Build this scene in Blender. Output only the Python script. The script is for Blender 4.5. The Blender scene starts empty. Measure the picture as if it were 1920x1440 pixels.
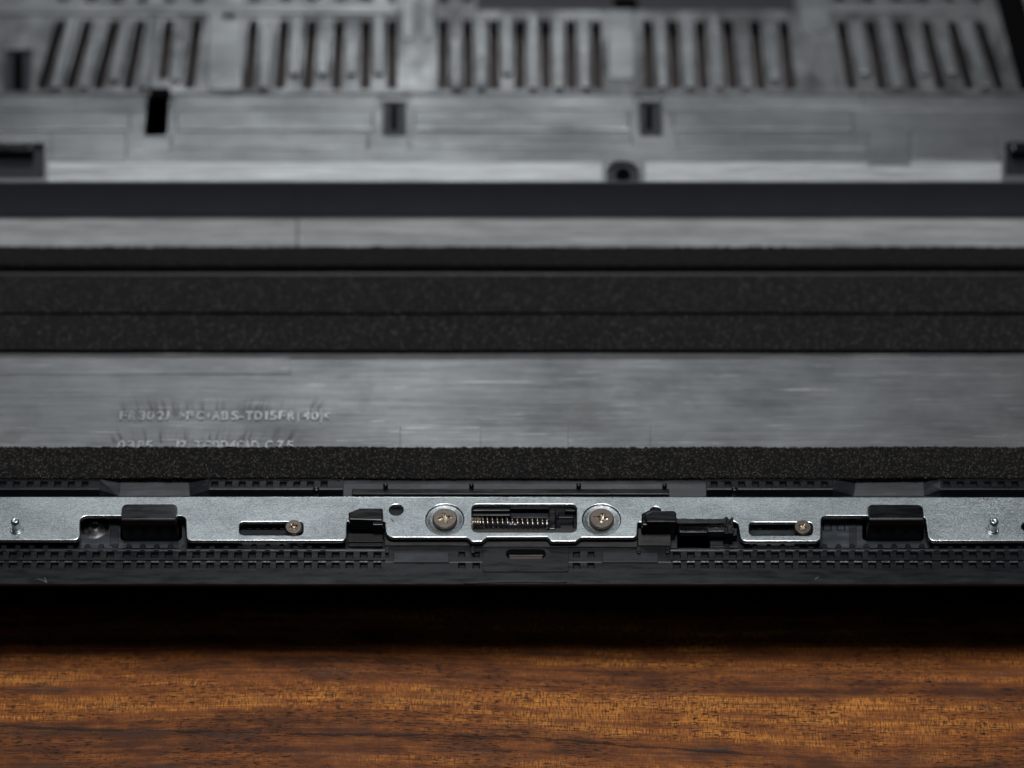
import bpy, bmesh, math, random
from mathutils import Vector, Matrix, noise as mnoise
random.seed(7)
C = bpy.context.scene.collection
SC = bpy.context.scene
SC.unit_settings.scale_length = 0.01          # 1 unit = 1 cm

# ------------------------------------------------------------------ camera
TZ = 2.5                                      # the metal plate's top lies 2 cm above the table
PITCH = math.radians(52.0)
FPX = 5333.0                                  # focal length in pixels of the 1920 px wide photograph (100 mm)
H = 42.4                                      # camera above the plate
CAM = Vector((0.0, -H / math.tan(PITCH + math.atan(260 / FPX)), TZ + H))
cd = bpy.data.cameras.new("camera"); cam = bpy.data.objects.new("camera", cd); C.objects.link(cam)
cam.location = CAM; cam.rotation_euler = (math.pi / 2 - PITCH, 0, 0)
cd.sensor_width = 36.0; cd.lens = 36.0 * FPX / 1920.0
cd.clip_start = 0.5; cd.clip_end = 2000
cd.dof.use_dof = True
cd.dof.focus_distance = 51.9
cd.dof.aperture_fstop = 0.057
SC.camera = cam

# ------------------------------------------------------------------ world and lamps
w = bpy.data.worlds.new("World"); SC.world = w; w.use_nodes = True
w.node_tree.nodes["Background"].inputs[0].default_value = (0.55, 0.75, 1.0, 1)
w.node_tree.nodes["Background"].inputs[1].default_value = 0.006
def lamp(name, loc, target, sx, sy, power, col):
    l = bpy.data.lights.new(name, 'AREA'); l.shape = 'RECTANGLE'; l.size = sx; l.size_y = sy
    l.energy = power; l.color = col
    o = bpy.data.objects.new(name, l); C.objects.link(o); o.location = loc
    o.rotation_euler = (Vector(target) - Vector(loc)).to_track_quat('-Z', 'Y').to_euler()
    return o
lamp("softbox_overhead", (0.5, 3, 66), (0, 2, 2), 22, 15, 27000, (0.99, 0.99, 1.0))
lamp("softbox_rear", (-5, 58, 50), (0, 6, 2), 16, 14, 8500, (0.93, 0.97, 1.0))
lamp("fill_front", (-4, -30, 75), (0, 5, 2), 20, 14, 700, (0.75, 0.87, 1.0))
SC.view_settings.view_transform = 'Standard'; SC.view_settings.look = 'None'
SC.view_settings.exposure = 0; SC.view_settings.gamma = 1
SC.cycles.max_bounces = 6

# ------------------------------------------------------------------ geometry helpers
def W(px, py, z=0.0):
    """Point of the horizontal plane z cm above the plate, seen at that spot of the photograph."""
    u = (px - 960) / FPX; v = (py - 720) / FPX
    d = Vector((u, math.cos(PITCH) - v * math.sin(PITCH), -math.sin(PITCH) - v * math.cos(PITCH)))
    t = (CAM.z - TZ - z) / -d.z
    return CAM + d * t
def X(px, py=980, z=0.0): return W(px, py, z).x
def Y(py, z=0.0): return W(960, py, z).y

def link(name, me, mat=None, parent=None, smooth=False):
    o = bpy.data.objects.new(name, me); C.objects.link(o)
    if mat is not None and not me.materials: me.materials.append(mat)
    if parent is not None: o.parent = parent
    if smooth:
        for p in me.polygons: p.use_smooth = True
    return o
def from_bm(name, bm, mat, parent=None, smooth=False, bevel=0.0, seg=2, merge=True):
    if merge: bmesh.ops.remove_doubles(bm, verts=bm.verts, dist=1e-5)
    bmesh.ops.recalc_face_normals(bm, faces=bm.faces)
    me = bpy.data.meshes.new(name); bm.to_mesh(me); bm.free()
    o = link(name, me, mat, parent, smooth)
    if bevel:
        m = o.modifiers.new("bevel", 'BEVEL'); m.width = bevel; m.segments = seg
        m.limit_method = 'ANGLE'; m.angle_limit = math.radians(25)
        if hasattr(m, "harden_normals"): m.harden_normals = False
    return o
def face(bm, pts): return bm.faces.new([bm.verts.new(p) for p in pts])
def hexa(bm, b, t):
    vb = [bm.verts.new(p) for p in b]; vt = [bm.verts.new(p) for p in t]
    n = len(b)
    bm.faces.new(vb[::-1]); bm.faces.new(vt)
    for i in range(n): bm.faces.new((vb[i], vb[(i + 1) % n], vt[(i + 1) % n], vt[i]))
def slab_into(bm, x0, y0, x1, y1, z0, z1, taper=0.0):
    """box whose top face covers the picture rectangle; y0 far row, y1 near row"""
    t = [W(x0, y1, z1), W(x1, y1, z1), W(x1, y0, z1), W(x0, y0, z1)]
    c = sum(t, Vector()) / 4
    b = [Vector((p.x + (taper if p.x > c.x else -taper), p.y + (taper if p.y > c.y else -taper), TZ + z0)) for p in t]
    hexa(bm, b, t)
def slab(name, x0, y0, x1, y1, z0, z1, mat, parent, bevel=0.008, taper=0.0, seg=2):
    bm = bmesh.new(); slab_into(bm, x0, y0, x1, y1, z0, z1, taper)
    return from_bm(name, bm, mat, parent, bevel=bevel, seg=seg)
def prism(name, prof, xa, xb, zlow, mat, parent, bevel=0.0):
    """solid along x; prof = [(y, z)] from far to near, in world y and z above the plate"""
    bm = bmesh.new()
    pts = [(prof[0][0], zlow)] + list(prof) + [(prof[-1][0], zlow)]
    a = [Vector((xa, y, TZ + z)) for y, z in pts]; b = [Vector((xb, y, TZ + z)) for y, z in pts]
    hexa(bm, a, b)
    return from_bm(name, bm, mat, parent, bevel=bevel)
def strip_pockets(bm, ya, yb, za, zb, xa, xb, rects, depth, ins=(0.01, 0.01, 0.03, 0.01), floor_tilt=0.0):
    """flat band ya(far)..yb(near) with rectangular pockets; ins = insets left, right, far, near"""
    cur = xa
    def q(x0, x1):
        if x1 - x0 > 1e-5:
            face(bm, [(x0, yb, TZ + zb), (x1, yb, TZ + zb), (x1, ya, TZ + za), (x0, ya, TZ + za)])
    for (p0, p1) in sorted(rects):
        if p1 < xa or p0 > xb: continue
        q(cur, p0); cur = p1
        T = [(p0, yb, TZ + zb), (p1, yb, TZ + zb), (p1, ya, TZ + za), (p0, ya, TZ + za)]
        zf = TZ + min(za, zb) - depth
        B = [(p0 + ins[0], yb + ins[3], zf), (p1 - ins[1], yb + ins[3], zf), (p1 - ins[1], ya - ins[2], zf + floor_tilt), (p0 + ins[0], ya - ins[2], zf + floor_tilt)]
        face(bm, B)
        for i in range(4): face(bm, [T[i], T[(i + 1) % 4], B[(i + 1) % 4], B[i]])
    q(cur, xb)
def glint_row(bm, ya, yb, z, xa, xb, rects):
    """a strip whose pocket parts are the polished slope at each pocket's far edge"""
    cur = xa
    for (p0, p1) in sorted(rects):
        if p1 < xa or p0 > xb: continue
        band(bm, ya, z, yb, z, cur, p0); cur = p1
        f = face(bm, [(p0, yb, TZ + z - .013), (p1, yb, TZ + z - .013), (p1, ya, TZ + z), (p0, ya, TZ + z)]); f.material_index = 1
    band(bm, ya, z, yb, z, cur, xb)
def band(bm, ya, za, yb, zb, xa, xb):
    face(bm, [(xa, yb, TZ + zb), (xb, yb, TZ + zb), (xb, ya, TZ + za), (xa, ya, TZ + za)])

def fillet(pts, n=5):
    """pts = [(x, y, r)] world; returns rounded outline"""
    out = []
    N = len(pts)
    for i in range(N):
        p = Vector(pts[i][:2]); r = pts[i][2]
        a = Vector(pts[i - 1][:2]); b = Vector(pts[(i + 1) % N][:2])
        if r <= 0: out.append(p); continue
        d0 = (a - p); d1 = (b - p); l0, l1 = d0.length, d1.length
        d0.normalize(); d1.normalize()
        ang = d0.angle(d1)
        t = min(r / math.tan(ang / 2), l0 * .49, l1 * .49); r = t * math.tan(ang / 2)
        c = p + (d0 + d1).normalized() * (r / math.sin(ang / 2))
        s = p + d0 * t - c; e = p + d1 * t - c
        a0 = math.atan2(s.y, s.x); a1 = math.atan2(e.y, e.x); da = (a1 - a0 + math.pi) % (2 * math.pi) - math.pi
        for k in range(n + 1):
            th = a0 + da * k / n
            out.append(c + Vector((math.cos(th), math.sin(th))) * r)
    return out
def circle2(cx, cy, r, n=40): return [Vector((cx + r * math.cos(2 * math.pi * k / n), cy + r * math.sin(2 * math.pi * k / n))) for k in range(n)]
def sheet_mesh(outlines, ztop, thick, bev=0.012, res=3):
    """flat sheet with holes and rolled edges; z above the plate's top"""
    cu = bpy.data.curves.new("tmp", 'CURVE'); cu.dimensions = '2D'; cu.fill_mode = 'BOTH'
    for ol in outlines:
        s = cu.splines.new('POLY'); s.points.add(len(ol) - 1); s.use_cyclic_u = True
        for k, p in enumerate(ol): s.points[k].co = (p[0], p[1], 0, 1)
    cu.extrude = thick / 2 - bev; cu.bevel_depth = bev; cu.offset = -bev; cu.bevel_resolution = res
    o = bpy.data.objects.new("tmp", cu); C.objects.link(o)
    dg = bpy.context.evaluated_depsgraph_get(); dg.update()
    me = bpy.data.meshes.new_from_object(o.evaluated_get(dg))
    bpy.data.objects.remove(o); bpy.data.curves.remove(cu)
    me.transform(Matrix.Translation((0, 0, TZ + ztop - thick / 2)))
    me.materials.clear()
    return me
def text_mesh(txt, h, depth, bev=0.0):
    cu = bpy.data.curves.new("tmp", 'FONT'); cu.body = txt; cu.size = h; cu.extrude = depth; cu.bevel_depth = bev; cu.offset = .018 if len(txt) == 1 else 0.0
    o = bpy.data.objects.new("tmp", cu); C.objects.link(o)
    dg = bpy.context.evaluated_depsgraph_get(); dg.update()
    me = bpy.data.meshes.new_from_object(o.evaluated_get(dg))
    bpy.data.objects.remove(o); bpy.data.curves.remove(cu); me.materials.clear()
    return me
def lathe(bm, prof, cx, cy, n=40, cap_bottom=False, cap_top=False):
    rings = []
    for r, z in prof:
        rings.append([bm.verts.new((cx + r * math.cos(2 * math.pi * k / n), cy + r * math.sin(2 * math.pi * k / n), TZ + z)) for k in range(n)])
    for a, b in zip(rings, rings[1:]):
        for k in range(n): bm.faces.new((a[k], a[(k + 1) % n], b[(k + 1) % n], b[k]))
    if cap_bottom: bm.faces.new(rings[0])
    if cap_top: bm.faces.new(rings[-1])
def tube(bm, pts, r, n=10):
    prev = None; rings = []
    for i, p in enumerate(pts):
        a = pts[max(i - 1, 0)]; b = pts[min(i + 1, len(pts) - 1)]
        t = (b - a).normalized()
        up = Vector((1, 0, 0)) if abs(t.x) < .9 else Vector((0, 0, 1))
        u = t.cross(up).normalized(); v = t.cross(u)
        rings.append([bm.verts.new(p + (u * math.cos(2 * math.pi * k / n) + v * math.sin(2 * math.pi * k / n)) * r) for k in range(n)])
    for a, b in zip(rings, rings[1:]):
        for k in range(n): bm.faces.new((a[k], a[(k + 1) % n], b[(k + 1) % n], b[k]))
    bm.faces.new(rings[0]); bm.faces.new(rings[-1])
def empty(name, loc, label, cat, group=None):
    o = bpy.data.objects.new(name, None); C.objects.link(o)
    o["label"] = label; o["category"] = cat
    if group: o["group"] = group
    o.empty_display_size = 0.5
    return o
def tag(o, label, cat=None, group=None):
    o["label"] = label
    if cat: o["category"] = cat
    if group: o["group"] = group
    return o

# ------------------------------------------------------------------ materials
class NT:
    def __init__(s, name):
        s.m = bpy.data.materials.new(name); s.m.use_nodes = True; s.t = s.m.node_tree
        s.b = s.t.nodes["Principled BSDF"]
        s.co = s.n('ShaderNodeNewGeometry').outputs["Position"]
    def n(s, k, **kw):
        o = s.t.nodes.new(k)
        for a, v in kw.items(): setattr(o, a, v)
        return o
    def set(s, sock, v):
        if hasattr(v, "is_output"): s.t.links.new(v, sock)
        elif isinstance(v, (tuple, list)) and len(v) == 3 and sock.type == 'RGBA': sock.default_value = (*v, 1)
        else: sock.default_value = v
    def mapped(s, scale, loc=(0, 0, 0), rot=(0, 0, 0), vec=None):
        m = s.n('ShaderNodeMapping'); s.set(m.inputs[0], vec or s.co)
        m.inputs[1].default_value = loc; m.inputs[2].default_value = rot; m.inputs[3].default_value = scale
        return m.outputs[0]
    def noise(s, scale, loc=(0, 0, 0), detail=4, rough=.55, dist=0.0, vec=None, rot=(0, 0, 0)):
        k = s.n('ShaderNodeTexNoise'); s.set(k.inputs["Vector"], s.mapped(scale, loc, rot, vec)); k.inputs["Scale"].default_value = 1
        k.inputs["Detail"].default_value = detail; k.inputs["Roughness"].default_value = rough; k.inputs["Distortion"].default_value = dist
        return k.outputs["Fac"]
    def voro(s, scale, feature='F1', loc=(0, 0, 0), out="Distance"):
        k = s.n('ShaderNodeTexVoronoi', feature=feature); s.set(k.inputs["Vector"], s.mapped(scale, loc)); k.inputs["Scale"].default_value = 1
        return k.outputs[out]
    def math(s, op, a, b=0.0, c=None, clamp=False):
        k = s.n('ShaderNodeMath', operation=op); k.use_clamp = clamp
        s.set(k.inputs[0], a); s.set(k.inputs[1], b)
        if c is not None: s.set(k.inputs[2], c)
        return k.outputs[0]
    def ramp(s, v, lo, hi, a=0.0, b=1.0):
        k = s.n('ShaderNodeMapRange', interpolation_type='SMOOTHSTEP'); s.set(k.inputs[0], v)
        k.inputs[1].default_value = lo; k.inputs[2].default_value = hi; k.inputs[3].default_value = a; k.inputs[4].default_value = b
        return k.outputs[0]
    def mix(s, f, a, b):
        k = s.n('ShaderNodeMix', data_type='RGBA'); s.set(k.inputs[0], f); s.set(k.inputs[6], a); s.set(k.inputs[7], b)
        return k.outputs[2]
    def sep(s):
        k = s.n('ShaderNodeSeparateXYZ'); s.set(k.inputs[0], s.co); return k.outputs
    def bump(s, h, strength=.3, dist=.02, prev=None):
        k = s.n('ShaderNodeBump'); s.set(k.inputs["Height"], h); k.inputs["Strength"].default_value = strength; k.inputs["Distance"].default_value = dist
        if prev: s.set(k.inputs["Normal"], prev)
        return k.outputs[0]
    def out(s, **kw):
        for k, v in kw.items(): s.set(s.b.inputs[k.replace("_", " ")], v)
        return s.m

def mat_plastic(name, base=(0.0065, 0.0074, 0.0095), rough=.30, streak=.5, bump=.15):
    t = NT(name)
    a = t.noise((.7, 9, 9), detail=6, rough=.65)
    b = t.noise((2.2, 2.6, 2.6), (3, 1, 0), detail=5)
    g = t.noise((70, 70, 70), detail=2)
    f = t.math('MULTIPLY', t.ramp(a, .35, .75), t.ramp(b, .35, .7))
    c = t.mix(f, tuple(x * (1 - .35 * streak) for x in base), tuple(x * (1 + 1.6 * streak) for x in base))
    dust = t.math('MULTIPLY', t.ramp(t.voro((26, 26, 26)), .11, .03), t.ramp(t.noise((3, 3, 3), (9, 9, 9)), .5, .75))
    c = t.mix(t.math('MULTIPLY', dust, .35), c, (.25, .25, .26))
    r = t.math('ADD', t.ramp(t.noise((2, 14, 14), (7, 0, 0), detail=5), .3, .7, -.04, .08), rough)
    n = t.bump(t.math('ADD', g, t.math('MULTIPLY', a, .8)), bump, .01)
    return t.out(Base_Color=c, Roughness=r, Normal=n, Specular_IOR_Level=.33)
PL = mat_plastic("black_moulded_plastic")
PLR = mat_plastic("rough_black_plastic", (.0065, .0067, .0076), .42, .9, .6)
PLS = mat_plastic("smooth_black_plastic", (.0030, .0032, .0040), .24, .25, .05)
PLS.node_tree.nodes["Principled BSDF"].inputs["Specular IOR Level"].default_value = .38
PLB = mat_plastic("bare_dark_plastic_wall", (.075, .085, .105), .6, .12, .05)
CHF = mat_plastic("grey_channel_plastic", (.036, .042, .050), .36, .8, .12)
PLG = mat_plastic("greyish_rubbed_plastic", (.019, .022, .027), .35, 1.0, .12)

def mat_coating():
    """silver shielding paint, sprayed thin over plastic, streaked left to right"""
    t = NT("silver_shielding_paint")
    x, y, z = t.sep()
    s1 = t.noise((.34, 14, 14), detail=8, rough=.74, dist=.3)
    s2 = t.noise((1.1, 34, 34), (4, 2, 0), detail=5, rough=.7)
    cl = t.noise((.35, .5, .5), (2, 7, 0), detail=4)
    big = t.noise((.12, .25, .25), (0, 3, 1), detail=2)
    v = t.math('ADD', t.math('MULTIPLY', t.ramp(s1, .25, .75), .55), t.math('MULTIPLY', t.ramp(s2, .2, .8), .45))
    v = t.math('ADD', t.math('MULTIPLY', v, .6), t.math('MULTIPLY', t.ramp(cl, .3, .7), .4))
    v = t.math('ADD', v, t.ramp(t.noise((.45, .9, .9), (3, 9, 2), detail=6, rough=.7), .3, .7, -.13, .12), clamp=True)
    c = t.mix(v, (.062, .067, .070), (.275, .285, .290))
    # streaks of paint left standing behind the raised letters
    def comb(x0, x1, yb, h, seed, pitch):
        xm = (x0 + x1) / 2
        dy = t.math('SUBTRACT', y, yb)
        k = t.math('ADD', 1.0, t.math('MULTIPLY', dy, .05 ))
        lx = t.math('SUBTRACT', x, xm)
        lx = t.math('SUBTRACT', lx, t.math('MULTIPLY', t.math('MULTIPLY', dy, .34), t.math('MULTIPLY', lx, 2.4 / (x1 - x0))))
        cv = t.n('ShaderNodeCombineXYZ'); t.set(cv.inputs[0], t.math('MULTIPLY', lx, pitch)); t.set(cv.inputs[1], t.math('MULTIPLY', dy, .8)); cv.inputs[2].default_value = seed
        nn = t.noise((1, 1, 1), detail=3, rough=.6, vec=cv.outputs[0])
        m = t.math('MULTIPLY', t.ramp(nn, .47, .62), t.ramp(dy, h, 0.03))
        m = t.math('MULTIPLY', m, t.ramp(dy, -.05, .0))
        m = t.math('MULTIPLY', m, t.math('MULTIPLY', t.ramp(x, x0 - .1, x0 + .15), t.ramp(x, x1 + .1, x1 - .15)))
        return m
    m1 = comb(X(222, 775, -.3), X(612, 775, -.3), Y(779, -.28), .55, 3.3, 9.5)
    m2 = comb(X(205, 835, -.3), X(560, 835, -.3), Y(828, -.28), .45, 8.1, 8.0)
    mk = t.math('MAXIMUM', m1, m2)
    # the darker letter row
    row = t.math('MULTIPLY', t.math('MULTIPLY', t.ramp(y, Y(791, -.3), Y(787, -.3)), t.ramp(y, Y(767, -.3), Y(772, -.3))), t.math('MULTIPLY', t.ramp(x, X(215, 780, -.3), X(225, 780, -.3)), t.ramp(x, X(615, 780, -.3), X(603, 780, -.3))))
    mk = t.math('MAXIMUM', mk, t.math('MULTIPLY', row, .35))
    c = t.mix(t.math('MULTIPLY', mk, .85), c, (.06, .063, .067))
    # smudges
    def spot(px, py, rx, ry, z=-.3):
        dx = t.math('DIVIDE', t.math('SUBTRACT', x, X(px, py, z)), rx); dy = t.math('DIVIDE', t.math('SUBTRACT', y, Y(py, z)), ry)
        d = t.math('SQRT', t.math('ADD', t.math('MULTIPLY', dx, dx), t.math('MULTIPLY', dy, dy)))
        d = t.math('ADD', d, t.ramp(t.noise((2.2, 2.2, 2.2), (px, 0, 0), detail=6, rough=.7), .2, .8, -.9, .9))
        return t.ramp(d, 1.0, .2)
    sm = t.math('MAXIMUM', spot(1110, 775, .5, .75), spot(20, 812, .5, .35))
    sm = t.math('MAXIMUM', sm, t.math('MULTIPLY', spot(1235, 735, .9, .6), .6))
    sm = t.math('MAXIMUM', sm, t.math('MULTIPLY', spot(685, 735, .25, .5), .7))
    c = t.mix(t.math('MULTIPLY', sm, .33), c, (.105, .10, .092))
    # fine bright scratches
    sc = t.math('MULTIPLY', t.ramp(t.noise((.35, 48, 48), (1, 5, 3), detail=2), .64, .72), t.ramp(t.noise((1.1, 3, 3), (5, 5, 3), detail=3), .46, .60))
    c = t.mix(t.math('MULTIPLY', sc, .75), c, (.70, .71, .71))
    r = t.ramp(t.math('ADD', t.math('MULTIPLY', s1, .6), t.math('MULTIPLY', cl, .4)), .3, .7, .44, .30)
    r = t.math('ADD', r, t.math('MULTIPLY', mk, .15))
    hgt = t.math('ADD', t.math('MULTIPLY', s2, .5), s1)
    return t.out(Base_Color=c, Roughness=r, Metallic=.70, Normal=t.bump(hgt, .34, .02))
COAT = mat_coating()

def mat_coating_dark():
    t = NT("thin_shielding_paint_rubbed")
    s1 = t.noise((.6, 8, 8), detail=7, rough=.7)
    c = t.mix(t.ramp(s1, .3, .7), (.05, .054, .06), (.16, .165, .17))
    return t.out(Base_Color=c, Roughness=.45, Metallic=.5, Normal=t.bump(s1, .2, .02))
COATD = mat_coating_dark()
def mat_coating_mid():
    t = NT("patchy_shielding_paint")
    s1 = t.noise((2.5, .8, 2), detail=6, rough=.7); s2 = t.noise((.5, .6, .6), (4, 4, 0), detail=5, rough=.65)
    c = t.mix(t.ramp(t.math('ADD', t.math('MULTIPLY', s1, .5), t.math('MULTIPLY', s2, .5)), .36, .64), (.05, .052, .055), (.20, .208, .212))
    return t.out(Base_Color=c, Roughness=t.ramp(s2, .3, .7, .48, .34), Metallic=.5, Normal=t.bump(s1, .2, .02))
COATM = mat_coating_mid()

def mat_steel():
    t = NT("galvanised_steel_sheet")
    sp = t.noise((34, 60, 34), detail=5, rough=.75)
    cell = t.voro((26, 42, 26), out="Color")
    cs = t.n('ShaderNodeSeparateColor'); t.set(cs.inputs[0], cell)
    cl = t.noise((.9, 1.6, 1), (3, 3, 0), detail=4)
    ln = t.noise((2.5, 70, 10), (2, 1, 0), detail=4, rough=.7)
    v = t.math('ADD', t.math('MULTIPLY', t.ramp(sp, .36, .64), .6), t.math('MULTIPLY', cs.outputs[0], .25))
    v = t.math('ADD', v, t.math('MULTIPLY', t.ramp(ln, .3, .7), .2))
    v = t.math('ADD', v, t.ramp(cl, .3, .7, -.12, .12))
    c = t.mix(v, (.085, .10, .108), (.49, .535, .55))
    fl = t.ramp(t.noise((60, 90, 60), (8, 3, 2), detail=2), .66, .74)
    c = t.mix(t.math('MULTIPLY', fl, .5), c, (.85, .87, .87))
    scr = t.math('MULTIPLY', t.ramp(t.noise((1.6, 80, 1), (9, 3, 1), detail=2, rot=(0, 0, .05)), .64, .70), t.ramp(t.noise((.8, 2, 1), (2, 7, 1), detail=3), .48, .62))
    c = t.mix(t.math('MULTIPLY', scr, .5), c, (.78, .80, .80))
    smu = t.ramp(t.noise((1.5, 2.2, 1), (6, 1, 9), detail=6, rough=.7), .56, .7)
    c = t.mix(t.math('MULTIPLY', smu, .35), c, (.16, .18, .19))
    hf = t.math('ADD', sp, t.math('MULTIPLY', cs.outputs[1], .35))
    return t.out(Base_Color=c, Metallic=.93, Roughness=t.ramp(cs.outputs[2], 0, 1, .30, .44), Normal=t.bump(hf, .55, .010))
STEEL = mat_steel()
def mat_simple(name, c, metal, rough, sc=40, bump=.2, var=.3):
    t = NT(name)
    n = t.noise((sc, sc, sc), detail=4, rough=.65)
    col = t.mix(t.ramp(n, .3, .7), tuple(x * (1 - var) for x in c), tuple(x * (1 + var) for x in c))
    return t.out(Base_Color=col, Metallic=metal, Roughness=t.ramp(n, .3, .7, rough * .8, rough * 1.2), Normal=t.bump(n, bump, .006))
NICKEL = mat_simple("dull_brown_nickel", (.15, .125, .105), .95, .36, 60, .25)
NICKEL_B = mat_simple("bright_bare_recess_metal", (.70, .62, .50), 1, .30, 26, 1.0, .5)
SPRINGM = mat_simple("spring_wire_steel", (.40, .345, .29), 1, .24, 50, .1, .15)
RODM = mat_simple("polished_black_rod", (.02, .022, .028), .2, .16, 20, .02, .1)
EDGE = mat_simple("bright_cut_steel_edge", (.66, .68, .68), 1, .24, 60, .15, .12)
PINM = mat_simple("zinc_pin", (.42, .46, .48), 1, .32, 40, .1, .2)
ADH = mat_simple("brown_adhesive_liner", (.030, .024, .020), 0, .5, 14, .3, .5)
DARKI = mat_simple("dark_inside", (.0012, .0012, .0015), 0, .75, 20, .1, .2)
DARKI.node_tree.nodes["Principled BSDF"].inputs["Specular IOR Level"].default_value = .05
WIREM = mat_simple("dark_mesh_net", (.018, .020, .025), .1, .55, 20, .1, .3)

def mat_foam(name, base, speck, amt, size, warm):
    t = NT(name)
    v = t.voro((size, size, size), 'F1')
    n = t.noise((size * .6,) * 3, detail=4, rough=.7)
    lo = t.noise((1.2, 3, 3), detail=3)
    cellc = t.voro((size, size, size), 'F1', out="Color")
    cs = t.n('ShaderNodeSeparateColor'); t.set(cs.inputs[0], cellc)
    f = t.math('MULTIPLY', t.ramp(v, .42, .15), t.ramp(cs.outputs[0], 1 - amt, 1 - amt * .3))
    c = t.mix(t.ramp(n, .35, .7), tuple(b * .35 for b in base), tuple(b * 1.5 for b in base))
    c = t.mix(t.math('MULTIPLY', lo, .5), c, tuple(b * .6 for b in base))
    c = t.mix(f, c, t.mix(t.ramp(cs.outputs[1], .3, .9), speck, warm))
    h = t.math('SUBTRACT', n, t.math('MULTIPLY', v, .9))
    return t.out(Base_Color=c, Roughness=t.ramp(f, 0, 1, .85, .35), Normal=t.bump(h, .95, .03), Specular_IOR_Level=.35)
FOAM_CUT = mat_foam("cut_open_cell_foam", (.0026, .0024, .0023), (.26, .235, .21), .46, 42, (.42, .32, .23))
FOAM_DARK = mat_foam("brownish_black_foam", (.0045, .004, .0036), (.04, .032, .025), .25, 24, (.06, .036, .02))
FOAM_SKIN = mat_foam("skinned_black_foam", (.0055, .0054, .0057), (.10, .10, .105), .5, 24, (.17, .155, .145))

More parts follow.
